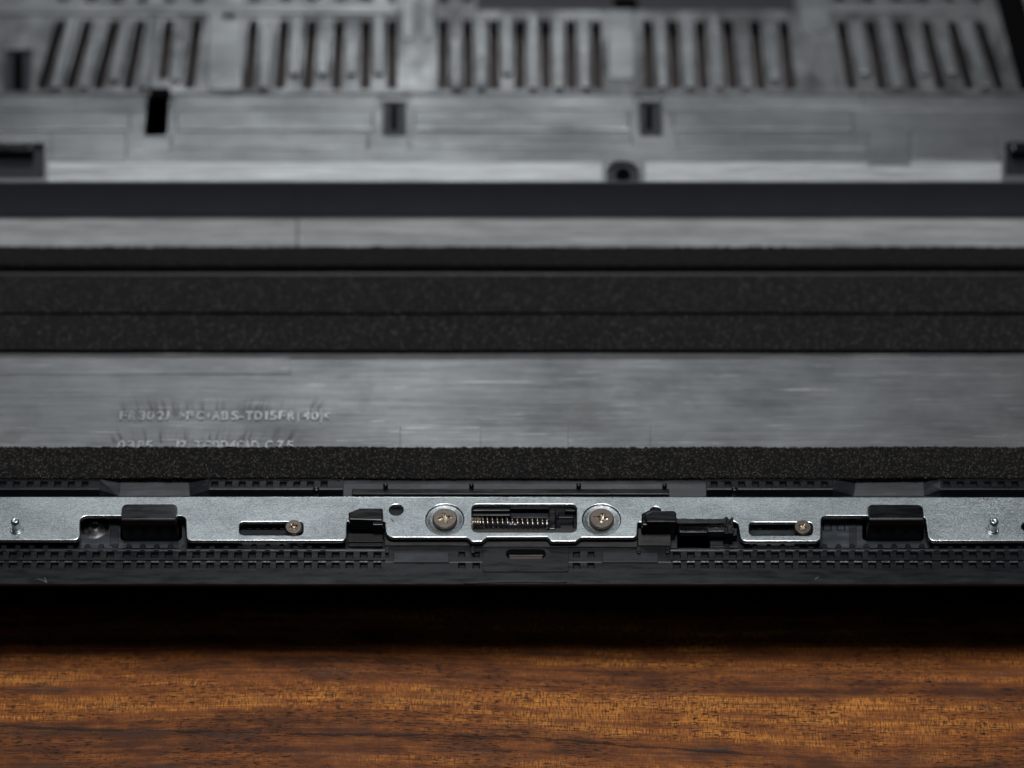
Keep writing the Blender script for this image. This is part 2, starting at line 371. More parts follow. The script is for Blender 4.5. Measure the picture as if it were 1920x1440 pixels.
def mat_wood():
    t = NT("oiled_brown_wood")
    x, y, z = t.sep()
    wv = t.noise((.05, .10, .1), (1, 4, 0), detail=2)
    yy = t.math('ADD', y, t.math('MULTIPLY', t.math('SUBTRACT', wv, .5), 1.6))
    cv = t.n('ShaderNodeCombineXYZ'); t.set(cv.inputs[0], x); t.set(cv.inputs[1], yy)
    V = cv.outputs[0]
    broad = t.noise((.045, 1.1, 1), (0, 2.3, 0), detail=3, rough=.6, vec=V)
    mid = t.noise((.16, 6.5, 1), (3, 1, 0), detail=7, rough=.7, vec=V)
    fine = t.noise((1.0, 48, 1), (7, 3, 0), detail=7, rough=.8, vec=V)
    fibre = t.noise((34, 7, 1), (2, 8, 0), detail=3, rough=.6, vec=V)
    blot = t.noise((1.0, 2.6, 1), (5, 6, 0), detail=6, rough=.7, vec=V)
    v = t.math('ADD', t.math('MULTIPLY', t.ramp(broad, .34, .66), .40), t.math('MULTIPLY', t.ramp(mid, .3, .7), .30))
    v = t.math('ADD', v, t.math('MULTIPLY', t.ramp(blot, .3, .7), .30))
    c = t.mix(t.ramp(v, .2, .58), (.090, .026, .008), (.34, .104, .019))
    c = t.mix(t.ramp(v, .5, .85), c, (.76, .285, .045))
    c = t.mix(t.ramp(fine, .40, .54, .62, 0), c, (.09, .032, .014))
    tick = t.math('MULTIPLY', t.ramp(fibre, .50, .60), t.ramp(v, .35, .75, .3, .9))
    c = t.mix(tick, c, (.13, .042, .012))
    tick2 = t.math('MULTIPLY', t.ramp(fibre, .44, .34), t.ramp(v, .4, .8, .05, .5))
    c = t.mix(tick2, c, (.85, .36, .075))
    grey = t.math('MULTIPLY', t.ramp(t.noise((.5, 3.5, 1), (6, 2, 1), detail=6, rough=.7, vec=V), .54, .70), .55)
    c = t.mix(grey, c, (.085, .055, .042))
    # pores: short dark dashes
    pn = t.noise((5.5, 44, 1), (1, 9, 0), detail=2, rough=.5, vec=V)
    pd = t.noise((.5, 1.6, 1), (4, 9, 0), detail=3, vec=V)
    pore = t.math('MULTIPLY', t.ramp(pn, .575, .62), t.ramp(pd, .40, .54))
    c = t.mix(t.math('MULTIPLY', pore, .95), c, (.016, .009, .006))
    # grey-dark veins
    vein = t.noise((.10, 2.6, 1), (8, 1, 0), detail=6, rough=.62, vec=V)
    vv = t.math('ABSOLUTE', t.math('SUBTRACT', vein, .5))
    vm = t.math('MULTIPLY', t.ramp(vv, .012, .002), t.ramp(t.noise((.25, .8, 1), (1, 1, 4), vec=V), .42, .62))
    c = t.mix(t.math('MULTIPLY', vm, .8), c, (.028, .02, .014))
    # the long open crack, low in front, and a fainter one on the right
    def crack(pts, wid, seed):
        (xa, ya), (xb, yb) = pts
        tt = t.math('DIVIDE', t.math('SUBTRACT', x, xa), xb - xa)
        yl = t.math('ADD', ya, t.math('MULTIPLY', tt, yb - ya))
        wob = t.math('MULTIPLY', t.math('SUBTRACT', t.noise((.5, 0, 0), (seed, 0, 0), detail=7, rough=.65), .5), .26)
        d = t.math('ABSOLUTE', t.math('SUBTRACT', y, t.math('ADD', yl, wob)))
        wn = t.ramp(t.noise((1.1, 5, 0), (seed, 3, 0), detail=6, rough=.7), .38, .68, .12, 1.9)
        d = t.math('DIVIDE', d, t.math('MULTIPLY', wn, wid))
        return t.math('MULTIPLY', t.ramp(d, 1.0, .3), t.math('MULTIPLY', t.ramp(tt, -.05, .02), t.ramp(tt, 1.08, .9)))
    pz = -2.5
    k1 = crack([(X(-60, 1362, pz), Y(1362, pz)), (X(990, 1384, pz), Y(1384, pz))], .034, 2.2)
    k2 = crack([(X(930, 1378, pz), Y(1378, pz)), (X(1440, 1418, pz), Y(1418, pz))], .030, 6.7)
    k3 = crack([(X(-100, 1370, pz), Y(1368, pz)), (X(500, 1372, pz), Y(1376, pz))], .14, 9.1)
    kk = t.math('MAXIMUM', k1, k2)
    c = t.mix(t.math('MULTIPLY', k3, .45), c, (.05, .035, .025))
    c = t.mix(t.math('MULTIPLY', kk, .8), c, (.022, .015, .011))
    h = t.math('SUBTRACT', t.math('ADD', t.math('MULTIPLY', fine, .5), t.math('MULTIPLY', fibre, .25)), t.math('ADD', t.math('MULTIPLY', pore, .6), t.math('MULTIPLY', kk, 1.5)))
    return t.out(Base_Color=c, Roughness=t.ramp(fine, .3, .7, .62, .42), Normal=t.bump(h, .45, .02), Specular_IOR_Level=.22)
WOOD = mat_wood()

# ------------------------------------------------------------------ table (setting)
bm = bmesh.new(); hexa(bm, [(-60, -45, -3), (60, -45, -3), (60, 60, -3), (-60, 60, -3)], [(-60, -45, 0), (60, -45, 0), (60, 60, 0), (-60, 60, 0)])
table = from_bm("tabletop", bm, WOOD, bevel=.2); table["kind"] = "structure"
table["label"] = "oiled brown wooden tabletop with dark grain and a long crack"

# ------------------------------------------------------------------ the cover
cover = empty("laptop_base_cover", None, "upturned black laptop base cover, silver-painted inside, lying on the wooden table", "laptop cover")
XL, XR = -17.0, 17.0
ZF = -.30                                            # battery bay floor and channel floor
yw = Y(408, ZF)
z = 0.0
for _ in range(60):
    z += (yw - Y(342, z)) * .5 if False else 0
lo_, hi_ = -.3, 4.0
for _ in range(50):
    md = (lo_ + hi_) / 2
    if Y(342, md) > yw: lo_ = md
    else: hi_ = md
ZR = (lo_ + hi_) / 2                                 # rear panel level
YB = Y(-60, ZR) + 9                                  # back end

# battery bay floor
yf0, yf1 = yw + .01, Y(901, ZF)
bm = bmesh.new(); hexa(bm, [(XL, yf1, TZ + ZF - .15), (XR, yf1, TZ + ZF - .15), (XR, yf0, TZ + ZF - .15), (XL, yf0, TZ + ZF - .15)],
     [(XL, yf1, TZ + ZF), (XR, yf1, TZ + ZF), (XR, yf0, TZ + ZF), (XL, yf0, TZ + ZF)])
from_bm("bay_floor", bm, COAT, cover)
def pad(x0, y0, x1, y1, h=.018, zb=ZF, mat=None, name="raised_pad", bevel=.008):
    return slab(name, x0, y0, x1, y1, zb - .02, zb + h, mat or COAT, cover, bevel=bevel, taper=.006)
pad(-200, 668, 545, 700, .022)
pad(1420, 664, 2100, 672, .012); pad(1560, 672, 2100, 703, .01)
pad(750, 799, 901, 845, .012); pad(1065, 799, 1220, 845, .012)
# scratched line ridges on the floor
for (x0, y0, x1, y1) in [(1010, 726, 1260, 727.2), (640, 749, 1060, 750), (1670, 797, 1735, 798.2), (700, 690, 860, 691), (60, 742, 330, 743)]:
    pad(x0, y0, x1, y1, .004, name="ridge_line", bevel=.001)
# raised lettering
me = text_mesh("FR3021", 1, .02)
def lettering(txt, x0, x1, py, hpx, name="raised_lettering", depth=.016):
    me = text_mesh(txt, 1.0, depth, .006)
    xs = [v.co.x for v in me.vertices]; ys = [v.co.y for v in me.vertices]
    a = W(x0, py, ZF); b = W(x1, py, ZF); hh = Y(py - hpx, ZF) - a.y
    sx = (b.x - a.x) / (max(xs) - min(xs)); sy = hh / .72
    me.transform(Matrix.Translation((a.x, a.y, TZ + ZF + depth * .6)) @ Matrix.Diagonal((sx, sy, 1, 1)) @ Matrix.Translation((-min(xs), 0, 0)))
    return link(name, me, COAT, cover)
LETM = mat_simple("silver_paint_on_letters", (.40, .41, .415), .7, .30, 30, .2, .25)
def lettering_line(chars, py, hpx, wpx=13.5):
    for ch, cx in chars:
        me = text_mesh(ch, 1.0, .5, 0)
        xs = [v.co.x for v in me.vertices]; w_ = max(xs) - min(xs)
        a = W(cx, py, ZF); hh = Y(py - hpx, ZF) - a.y
        cw = (X(cx + wpx / 2, py, ZF) - X(cx - wpx / 2, py, ZF)) * (.35 if ch in "1()" else .7 if ch in "-<>+" else 1)
        me.transform(Matrix.Translation((a.x, a.y, TZ + ZF + .008)) @ Matrix.Diagonal((cw / w_, hh / .72, .034, 1)) @ Matrix.Translation((-(max(xs) + min(xs)) / 2, 0, 0)))
        link("raised_letter", me, LETM, cover)
lettering_line([("F", 231), ("R", 248), ("3", 266), ("0", 282), ("2", 301), ("1", 314), (">", 341), ("P", 356), ("C", 375), ("+", 390), ("A", 405), ("B", 421.5), ("S", 440.5), ("-", 453), ("T", 467), ("D", 484), ("1", 499), ("5", 512), ("F", 529), ("R", 546), ("(", 560), ("4", 574), ("0", 590), (")", 602), ("<", 612)], 788, 16)
lettering_line([("0", 227), ("3", 245), ("8", 263), ("5", 279), ("1", 333), ("7", 343), ("T", 371), ("C", 388), ("0", 404), ("D", 420), ("4", 435), ("C", 450), ("A", 463), ("D", 478), ("C", 504), ("7", 525), ("5", 543)], 844, 17)

# step wall between the bay and the rear panel
prism("step_wall", [(yw + .03, ZR), (yw + .008, ZR), (yw, ZR - .008)], XL, XR, ZF - .15, PLB, cover)
def mat_strip():  # paler copy of the silver paint, with the brightness of light in its colour
    t = NT("lit_shielding_paint")
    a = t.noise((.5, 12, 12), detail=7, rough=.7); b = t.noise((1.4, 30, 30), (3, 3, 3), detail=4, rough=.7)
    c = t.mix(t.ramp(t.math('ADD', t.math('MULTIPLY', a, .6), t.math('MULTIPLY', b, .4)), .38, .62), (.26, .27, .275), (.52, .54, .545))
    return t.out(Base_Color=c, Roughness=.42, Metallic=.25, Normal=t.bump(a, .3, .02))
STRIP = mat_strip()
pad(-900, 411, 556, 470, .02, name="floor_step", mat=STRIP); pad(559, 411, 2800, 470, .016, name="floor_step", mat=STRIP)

# rear panel: vent field with slots
slots = [(12, -20), (115, 78), (166, 131), (216, 184), (265, 240), (317, 300), (371, 355), (476, 466), (534, 525), (586, 577), (637, 631), (687, 685), (735, 735),
         (831, 831), (877, 879), (926, 927), (975, 975), (1022, 1024), (1070, 1072), (1117, 1121), (1214, 1219), (1261, 1267), (1312, 1320), (1363, 1375), (1415, 1427), (1469, 1482),
         (1577, 1597), (1631, 1654), (1684, 1713), (1735, 1765), (1784, 1819), (1835, 1876)]
yv0, yv1 = YB, Y(176, ZR)
ol = [[(XL, yv1), (XR, yv1), (XR, yv0), (XL, yv0)]]
hw = .098
def slot_outline(xt, xb, yt=37, yb=166, hw=hw, z=ZR):
    t = W(xt, yt + random.uniform(-.9, .9), z); b = W(xb, yb + random.uniform(-.9, .9), z); d = (t - b); d.z = 0; d.normalize(); s = Vector((d.y, -d.x, 0)) * hw
    return fillet([((b - s).x, (b - s).y, .05), ((b + s).x, (b + s).y, .05), ((t + s).x, (t + s).y, .05), ((t - s).x, (t - s).y, .05)], 3)
for xt, xb in slots:
    if xt == 317: ol.append(slot_outline(xt, xb + 6, 37, 148))
    elif xt == 12: continue
    else: ol.append(slot_outline(xt, xb))
# a second row of slots mostly beyond the frame
for xt, xb in slots[1:]:
    dx = (xt - 980) * .06 - (xb - xt)
    ol.append(slot_outline(xt - (xb - xt) - (xt - 980) * .02, xt, -100, 3) if not (890 < xt < 1500) else [(XL + 99 + 0 * xt, 0)] * 0)
ol = [o for o in ol if len(o) > 2]
# clip hole on the left edge of the field
ol.append(fillet([(*W(6, 172, ZR).xy, .03), (*W(56, 172, ZR).xy, .03), (*W(60, 92, ZR).xy, .03), (*W(10, 92, ZR).xy, .03)], 2))
SLOTBACK = mat_simple("shaded_slot_backing", (.030, .020, .018), 0, .7, 30, .4, .3)
slab("slot_backing", -150, 20, 2080, 180, ZR - .62, ZR - .55, SLOTBACK, cover, bevel=0)  # added dark sheet; the shade seen through the slots is in its colour
link("vent_panel", sheet_mesh(ol, ZR, .22, .02, 2), COATM, cover)
# dark inner frame round each slot (the moulded slot walls reach further down)
for xt, xb in slots[1:]:
    if xt == 317: continue
    bm = bmesh.new()
    t = W(xt, 37, ZR); b = W(xb, 166, ZR); d = (t - b); d.z = 0; L = d.length; d.normalize(); s = Vector((d.y, -d.x, 0))
    def P(u, v, zz): p = b + d * u + s * v; return (p.x, p.y, TZ + ZR + zz)
    o_, i_ = hw + .035, hw - .012
    A = [P(-.03, -o_, -.3), P(-.03, o_, -.3), P(L + .03, o_, -.3), P(L + .03, -o_, -.3)]
    for (a, bq) in (((-.03, -o_), (L + .03, -i_)), ((-.03, i_), (L + .03, o_))):
        hexa(bm, [P(a[0], a[1], -.5), P(a[0], bq[1], -.5), P(bq[0], bq[1], -.5), P(bq[0], a[1], -.5)],
             [P(a[0], a[1], -.19), P(a[0], bq[1], -.19), P(bq[0], bq[1], -.19), P(bq[0], a[1], -.19)])
    hexa(bm, [P(-.03, -i_, -.5), P(-.03, i_, -.5), P(.012, i_, -.5), P(.012, -i_, -.5)], [P(-.03, -i_, -.19), P(-.03, i_, -.19), P(.012, i_, -.19), P(.012, -i_, -.19)])
    from_bm("vent_slot", bm, PL, cover)
# raised ribs between the slots
def lerp(a, b, f): return a + (b - a) * f
for i in range(1, len(slots) - 1):
    (a0, a1), (b0, b1) = slots[i], slots[i + 1]
    gap = b0 - a0
    if gap > 70: continue
    f0 = random.choice([.02, .02, .1, .35]); f1 = random.choice([1.0, 1.0, .9, .82])
    xt = lerp((a0 + b0) / 2, (a1 + b1) / 2, f0); xb = lerp((a0 + b0) / 2, (a1 + b1) / 2, f1)
    yt = lerp(30, 168, f0); yb = lerp(30, 168, f1)
    o = fillet([(*W(xb - 10, yb, ZR).xy, .05), (*W(xb + 10, yb, ZR).xy, .05), (*W(xt + 10, yt, ZR).xy, .05), (*W(xt - 10, yt, ZR).xy, .05)], 3)
    link("vent_rib", sheet_mesh([o], ZR + .10, .12, .045, 3), COAT, cover)
for (x0, x1, y0, y1) in [(390, 455, 20, 170), (755, 775, -30, 75), (795, 812, -30, 75), (1140, 1190, 20, 150), (1500, 1555, -20, 60), (415, 445, 20, 40)]:
    link("vent_rib", sheet_mesh([fillet([(*W(x0, y1, ZR).xy, .08), (*W(x1, y1, ZR).xy, .08), (*W(x1, y0, ZR).xy, .08), (*W(x0, y0, ZR).xy, .08)], 3)], ZR + .04, .06, .02, 2), COAT, cover)
pad(-150, 6, 740, 24, .05, ZR, name="cross_rib", bevel=.02); pad(1520, 4, 1830, 20, .05, ZR, name="cross_rib", bevel=.02)
# dark dust net at the top and its frame
pad(893, -60, 1490, 17, .03, ZR, WIREM, "dust_net", .01)
bm = bmesh.new()
for k in range(0, 60): slab_into(bm, 896 + k * 10, -58, 899 + k * 10, 10, ZR + .03, ZR + .05)
for k in range(0, 9): slab_into(bm, 894, -52 + k * 7, 1488, -50 + k * 7, ZR + .03, ZR + .052)
o = from_bm("net_threads", bm, WIREM, cover, merge=False); o["kind"] = "stuff"
pad(1150, -6, 1195, 15, .07, ZR, DARKI, "net_clip", .01)

# rear panel, lower field (solid part between the slots and the step)
y0_, y1_ = yv1 - .001, yw + .031
holes = []
def rect_hole(x0, y0, x1, y1, r=.03, sk=0):
    return fillet([(*W(x0 - sk, y1, ZR - .06).xy, r), (*W(x1 - sk, y1, ZR - .06).xy, r), (*W(x1, y0, ZR - .06).xy, r), (*W(x0, y0, ZR - .06).xy, r)], 3)
clips = [(277, 178, 318, 254, 6), (718, 189, 761, 255, 0), (1197, 189, 1239, 255, -3)]
LOW = ZR - .06
for c_ in clips: holes.append(rect_hole(*c_[:4], sk=c_[4]))
holes.append(rect_hole(-90, 268, 83, 334, .05)); holes.append(rect_hole(1886, 266, 2050, 328, .05))
bc = W(1168, 323, LOW).xy
notch = [Vector((bc.x - .31, y1_))] + [Vector((bc.x - .31 * math.cos(math.pi * k / 20), max(bc.y + .31 * math.sin(math.pi * k / 20), y1_ + .02))) for k in range(21)] + [Vector((bc.x + .31, y1_))]
link("rear_panel", sheet_mesh([[Vector((XL, y1_))] + notch + [Vector(q) for q in ((XR, y1_), (XR, y0_), (XL, y0_))]] + holes, LOW, .2, .012, 1), COAT, cover)
# raised and lowered fields of the rear panel
def field(x0, y0, x1, y1, h, bev=.03): pad(x0, y0, x1, y1, h * .5, LOW, name="raised_field", bevel=bev)
field(-500, 178, 272, 205, .05); field(325, 178, 712, 203, .05); field(767, 178, 1190, 203, .05); field(1246, 178, 1620, 203, .05); field(1622, 178, 2300, 206, .03)
field(-500, 207, 245, 243, .08, .04); field(330, 207, 700, 243, .08, .04); field(775, 206, 1180, 243, .08, .04); field(1262, 206, 1600, 243, .08, .04)
field(95, 248, 238, 299, .05); field(322, 248, 690, 277, .05); field(770, 247, 1185, 276, .05); field(1268, 246, 1625, 279, .045)
field(1628, 243, 1706, 312, .06); field(1712, 250, 1870, 300, .03); field(242, 262, 320, 283, .03); field(692, 258, 765, 283, .03)
slab("clip_block", 280, 164, 319, 181, LOW - .2, ZR + .012, DARKI, cover, bevel=.01)
CLIPM = mat_plastic("navy_black_clip_plastic", (.008, .010, .015), .45, .2, .05)
for (x0, x1) in ((90, 1128), (1210, 1878)): pad(x0, 304, x1, 341, .006, LOW, name="lit_margin", mat=STRIP, bevel=.002)  # bright pad: light along the panel's near edge put into the colour
# wall insides of the clip holes with a dark catch inside each
for (x0, y0, x1, y1, sk) in clips:
    slab("clip_catch", (x0 + x1) / 2 - 7, y0 + 6, (x0 + x1) / 2 + 5, y1 - 12, LOW - .2, LOW - .035, DARKI, cover, bevel=.015)
    slab("clip_block", x0 - 8 - sk / 2, y0 - 3, x1 + 3, y1 + 2, LOW - .30, LOW - .055, CLIPM, cover, bevel=.01)
slab("clip_catch", 24, 96, 44, 168, ZR - .25, ZR - .06, DARKI, cover, bevel=.015)
slab("clip_block", 3, 90, 62, 176, ZR - .3, ZR - .08, CLIPM, cover, bevel=.01)
slab("clip_well", -120, 255, 86, 345, LOW - .35, LOW - .12, CLIPM, cover, bevel=0)
slab("clip_well", 1884, 255, 2080, 340, LOW - .35, LOW - .12, CLIPM, cover, bevel=0)
slab("boss_floor", 1132, 293, 1204, 342, LOW - .3, LOW - .075, CLIPM, cover, bevel=0)
for (x0, x1) in ((-95, 62), (1896, 2055)):
    slab("rear_catch", x0, 268, x1, 284, LOW - .4, LOW + .12, PLS, cover, bevel=.06, seg=3)
    slab("catch_foot", x0, 312, x1 - 4, 324, LOW - .5, LOW - .22, PLS, cover, bevel=.02)
# round screw boss by the step wall
bm = bmesh.new(); cx, cy = W(1168, 323, LOW).xy
lathe(bm, [(.19, LOW - .21), (.185, LOW - .2), (.15, LOW - .2), (.145, LOW - .02), (.13, LOW), (.07, LOW), (.06, LOW - .02), (.055, LOW - .07), (.01, LOW - .07)], cx, cy, 32)
from_bm("screw_boss", bm, DARKI, cover, smooth=False)
# black cable channel at the far right
bm = bmesh.new()
hexa(bm, [W(1912, 168, ZR) - Vector((0, 0, .05)), W(1972, 168, ZR) - Vector((0, 0, .05)), W(1908, -50, ZR) - Vector((0, 0, .05)), W(1852, -50, ZR) - Vector((0, 0, .05))],
     [W(1914, 168, ZR + .03), W(1970, 168, ZR + .03), W(1906, -50, ZR + .03), W(1854, -50, ZR + .03)])
from_bm("black_side_strip", bm, DARKI, cover, bevel=.01)
bm = bmesh.new()
hexa(bm, [W(1963, 150, ZR), W(2100, 150, ZR), W(2040, -50, ZR), W(1905, -50, ZR)], [W(1963, 140, ZR + .25), W(2100, 140, ZR + .25), W(2040, -50, ZR + .25), W(1905, -50, ZR + .25)])
from_bm("side_block", bm, COAT, cover, bevel=.05)

# outer shell: skirts at the sides and back, and the curved underside below the front lip
ylip = Y(1100, -.40); ZL = -.40
prof = [(YB, ZR - .2), (YB + .15, ZR - .2), (YB + .15, -2.2), (YB - .4, -2.49), (YB - .4, -2.3), (YB, -2.1)]
bm = bmesh.new()
hexa(bm, [Vector((XL, y, TZ + zz)) for y, zz in prof], [Vector((XR, y, TZ + zz)) for y, zz in prof])
from_bm("back_skirt", bm, PL, cover)
for xs in (XL, XR):
    bm = bmesh.new(); sg = 1 if xs > 0 else -1
    pr = [(ylip, ZL), (yf1, ZF - .01), (yw, ZF - .01), (yw, ZR), (YB + .15, ZR), (YB + .15, -2.1), (YB - .5, -2.49), (ylip + 2.4, -2.49), (ylip + 1.0, -1.2)]
    hexa(bm, [Vector((xs, y, TZ + zz)) for y, zz in pr], [Vector((xs + sg * .15, y, TZ + zz)) for y, zz in pr])
    from_bm("side_skirt", bm, PL, cover)
un = [(ylip + .02, ZL - .02), (ylip + .25, ZL - .35), (ylip + .8, ZL - .9), (ylip + 1.7, ZL - 1.35), (ylip + 3.0, -2.495), (ylip + 3.2, -2.3), (ylip + 1.9, ZL - 1.2), (ylip + 1.0, ZL - .75), (ylip + .5, ZL - .3), (ylip + .4, ZL - .03)]
bm = bmesh.new(); hexa(bm, [Vector((XL, y, TZ + zz)) for y, zz in un], [Vector((XR, y, TZ + zz)) for y, zz in un])
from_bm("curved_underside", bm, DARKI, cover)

# ---- front rail
def ys(p, z_): return Y(p, z_)
RZ1, RZ2 = -.15, -.17
xm0, xm1 = X(722, 1050, RZ2), X(1258, 1050, RZ2)
row_px = [24 - 26.1 * k for k in range(10, 0, -1)] + [24 + 26.1 * k for k in range(8)] + [237.5 + 26.12 * k for k in range(16)] + [655.5, 681.8, 707.5]
row_r = [1269 + 26.3 * k for k in range(8)] + [1479.3 + 26.05 * k for k in range(11)] + [1772 + 26 * k for k in range(18)]
def rects(pxs, wpx, row, z_): return [(X(p - wpx / 2, row, z_), X(p + wpx / 2, row, z_)) for p in pxs]
bm = bmesh.new()
pL = rects(row_px, 15, 1040, RZ1); pR = rects(row_r, 15, 1040, RZ1)
qL = rects(row_px, 15, 1060, RZ2); qR = rects(row_r, 15, 1060, RZ2)
for (xa, xb, P1, P2) in ((XL, xm0, pL, qL), (xm1, XR, pR, qR)):
    band(bm, ys(1027, RZ1), ZF, ys(1027, RZ1), RZ1 + .0, xa, xb)
    band(bm, ys(1027, RZ1), RZ1, ys(1031, RZ1), RZ1 + .012, xa, xb)
    band(bm, ys(1031, RZ1), RZ1 + .012, ys(1032.5, RZ1), RZ1 - .0, xa, xb)
    band(bm, ys(1032.5, RZ1), RZ1, ys(1035, RZ1), RZ1, xa, xb)
    strip_pockets(bm, ys(1035, RZ1), ys(1046, RZ1), RZ1, RZ1, xa, xb, P1, .06, (.012, .012, .03, .01))
    band(bm, ys(1046, RZ1), RZ1, ys(1050.3, RZ1), RZ1, xa, xb)
    band(bm, ys(1050.3, RZ1), RZ1, ys(1051.2, RZ2), RZ2, xa, xb)
    band(bm, ys(1051.2, RZ2), RZ2, ys(1052, RZ2), RZ2, xa, xb)
    glint_row(bm, ys(1052, RZ2), ys(1054.6, RZ2), RZ2, xa, xb, P2)
    # inner step of the second row with its painted glint, then the pocket proper
    strip_pockets(bm, ys(1054.6, RZ2), ys(1065.5, RZ2), RZ2, RZ2, xa, xb, P2, .06, (.012, .012, .02, .008))
    band(bm, ys(1065.5, RZ2), RZ2, ys(1071, RZ2), RZ2, xa, xb)
# center part
z1, z2 = -.165, -.171
gr = [866, 893, 1081, 1108]
g1 = rects(gr, 13, 1038, z1); g2 = rects(gr, 14, 1060, z2)
pan = [(X(738, 1045, z1), X(842, 1045, z1)), (X(1129, 1045, z1), X(1234, 1045, z1))]
strip_pockets(bm, ys(1034.5, z1), ys(1045, z1), z1, z1, xm0, xm1, g1, .05, (.01, .01, .01, .01))
band(bm, ys(1020, z1), z1, ys(1034.5, z1), z1, xm0, xm1)
band(bm, ys(1045, z1), z1, ys(1054, z1), z1, xm0, xm1)
band(bm, ys(1054, z1), z1, ys(1055, z2), z2, xm0, xm1)
strip_pockets(bm, ys(1055, z2), ys(1066, z2), z2, z2, xm0, xm1, g2, .06, (.01, .01, .025, .01))
band(bm, ys(1066, z2), z2, ys(1071, RZ2), RZ2, xm0, xm1)
# closing steps between the sections
for xx in (xm0, xm1):
    face(bm, [(xx, ys(1027, RZ1), TZ + RZ1), (xx, ys(1071, RZ2), TZ + RZ2), (xx, ys(1071, RZ2), TZ - .5), (xx, ys(1027, RZ1), TZ - .5)])
# front band rolling over to the lip (across everything)
nose = [(ys(1071, RZ2), RZ2), (ys(1084, -.172), -.172), (ys(1095.5, -.178), -.178), (ys(1097.5, -.21), -.21), (ys(1099, -.33), -.33), (ylip, ZL), (ylip + .02, ZL - .04)]
for (xa, xb, dz) in ((XL, xm0, 0), (xm1, XR, 0), (xm0, xm1, -.0)):
    for i, (a, b) in enumerate(zip(nose, nose[1:])):
        band(bm, a[0], a[1], b[0], b[1], xa, xb)
rail = from_bm("front_rail", bm, PL, cover, merge=True)
rail.data.materials.append(mat_simple("painted_glint_edge", (.10, .105, .11), .55, .25, 30, .3, .6))  # highlight on the pocket edges put into a paler colour
m_ = rail.modifiers.new("bevel", 'BEVEL'); m_.width = .006; m_.segments = 1; m_.limit_method = 'ANGLE'; m_.angle_limit = math.radians(30)
# shallow rectangular plates on the center part, port opening and its rim
for (a, b) in ((738, 842), (1129, 1234)):
    slab("raised_plate", a, 1036, b, 1054, z1 - .02, z1 + .018, PLG, cover, bevel=.01)
# oval port: ring plus dark brown pit
o1 = fillet([(*W(949, 1047.5, z1 + .012).xy, .09), (*W(1023, 1047.5, z1 + .012).xy, .09), (*W(1023, 1030, z1 + .012).xy, .09), (*W(949, 1030, z1 + .012).xy, .09)], 6)
pl0 = fillet([(*W(905, 1072, z1 + .012).xy, .05), (*W(1066, 1072, z1 + .012).xy, .05), (*W(1066, 1026, z1 + .012).xy, .02), (*W(905, 1026, z1 + .012).xy, .02)], 4)
link("port_plate", sheet_mesh([pl0, o1], z1 + .012, .03, .005, 1), PL, cover)
PITM = mat_simple("brown_port_floor", (.05, .022, .013), 0, .5, 20, .3, .4)
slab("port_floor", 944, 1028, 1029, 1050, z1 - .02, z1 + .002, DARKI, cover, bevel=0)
slab("port_tongue", 955, 1043, 1017, 1049, z1 - .02, z1 + .007, PITM, cover, bevel=.006)
slab("port_rim", 955, 1040.5, 1018, 1042, z1 - .02, z1 + .012, COATD, cover, bevel=.003)
# small uprights in the shadow gap
for p in (725, 886, 1197, 1251): slab("gap_post", p - 3, 1024, p + 4, 1036, z1 - .02, z1 + .06, PL, cover, bevel=.008)
# the pressed crescent below the port
pts = [W(870 + k * 8, 1094 - 2.2 * math.sin(math.pi * k / 24) - k * .10, -.168) for k in range(25)]
bm = bmesh.new(); tube(bm, [p + Vector((0, 0, 0.0)) for p in pts], .012, 6)
from_bm("pressed_line", bm, PLG, cover, smooth=True)
for pts in ([(66, 1087), (70, 1085), (76, 1087), (82, 1089), (87, 1092)], [(83, 1083), (86, 1088), (88, 1092)], [(1528, 1086), (1535, 1082)]):
    bm = bmesh.new(); tube(bm, [W(x, y, -.175) for x, y in pts], .0045, 5); from_bm("lint_fibre", bm, mat_simple("pale_lint", (.3, .3, .31), 0, .7) if not bpy.data.materials.get("pale_lint") else bpy.data.materials["pale_lint"], cover)
# row of arch-shaped nubs on the rail's inner wall
nubs = [7.5 + 26.05 * k for k in range(-9, 4)] + [132] + [163.5 + 26.05 * k for k in range(18)] + [1363 + 26.15 * k for k in range(26)]
bm = bmesh.new(); n_ = 14
pr = [(.055 * math.cos(math.pi * k / n_), .055 * math.sin(math.pi * k / n_)) for k in range(n_ + 1)]
zt = RZ1 + .004
bq = [Vector((x_, y_, ZF + TZ)) for x_, y_ in pr] + [Vector((-.055, -.13, ZF + TZ)), Vector((.055, -.13, ZF + TZ))]
tq = [Vector((p.x * .92, p.y - (.006 if p.y > 0 else 0), TZ + zt)) for p in bq]
hexa(bm, bq, tq); n0 = from_bm("rail_nub", bm, PL, cover, bevel=.008, seg=1)
first = True
for p in nubs:
    o = n0 if first else n0.copy()
    if not first: C.objects.link(o)
    first = False
    q = W(p, 1023, zt); o.location = (q.x, q.y, 0); o.parent = cover

# ---- channel floor under the plate with the two windows for the tabs
def rr(x0, y0, x1, y1, z_, r, n=4): return fillet([(*W(x0, y1, z_).xy, r), (*W(x1, y1, z_).xy, r), (*W(x1, y0, z_).xy, r), (*W(x0, y0, z_).xy, r)], n)
cf = [[(XL, ys(1027, RZ1) - .02), (XR, ys(1027, RZ1) - .02), (XR, Y(905, ZF)), (XL, Y(905, ZF))]]
cf.append(rr(226, 974, 341, 1013, ZF, .07)); cf.append(rr(1617, 974, 1732, 1013, ZF, .07))
cf.append(rr(1270, 985, 1335, 1028, ZF, .03))
cf.append(circle2(*W(178, 988, ZF).xy, .26, 30))
link("channel_floor", sheet_mesh(cf, ZF, .12, .01, 1), CHF, cover)
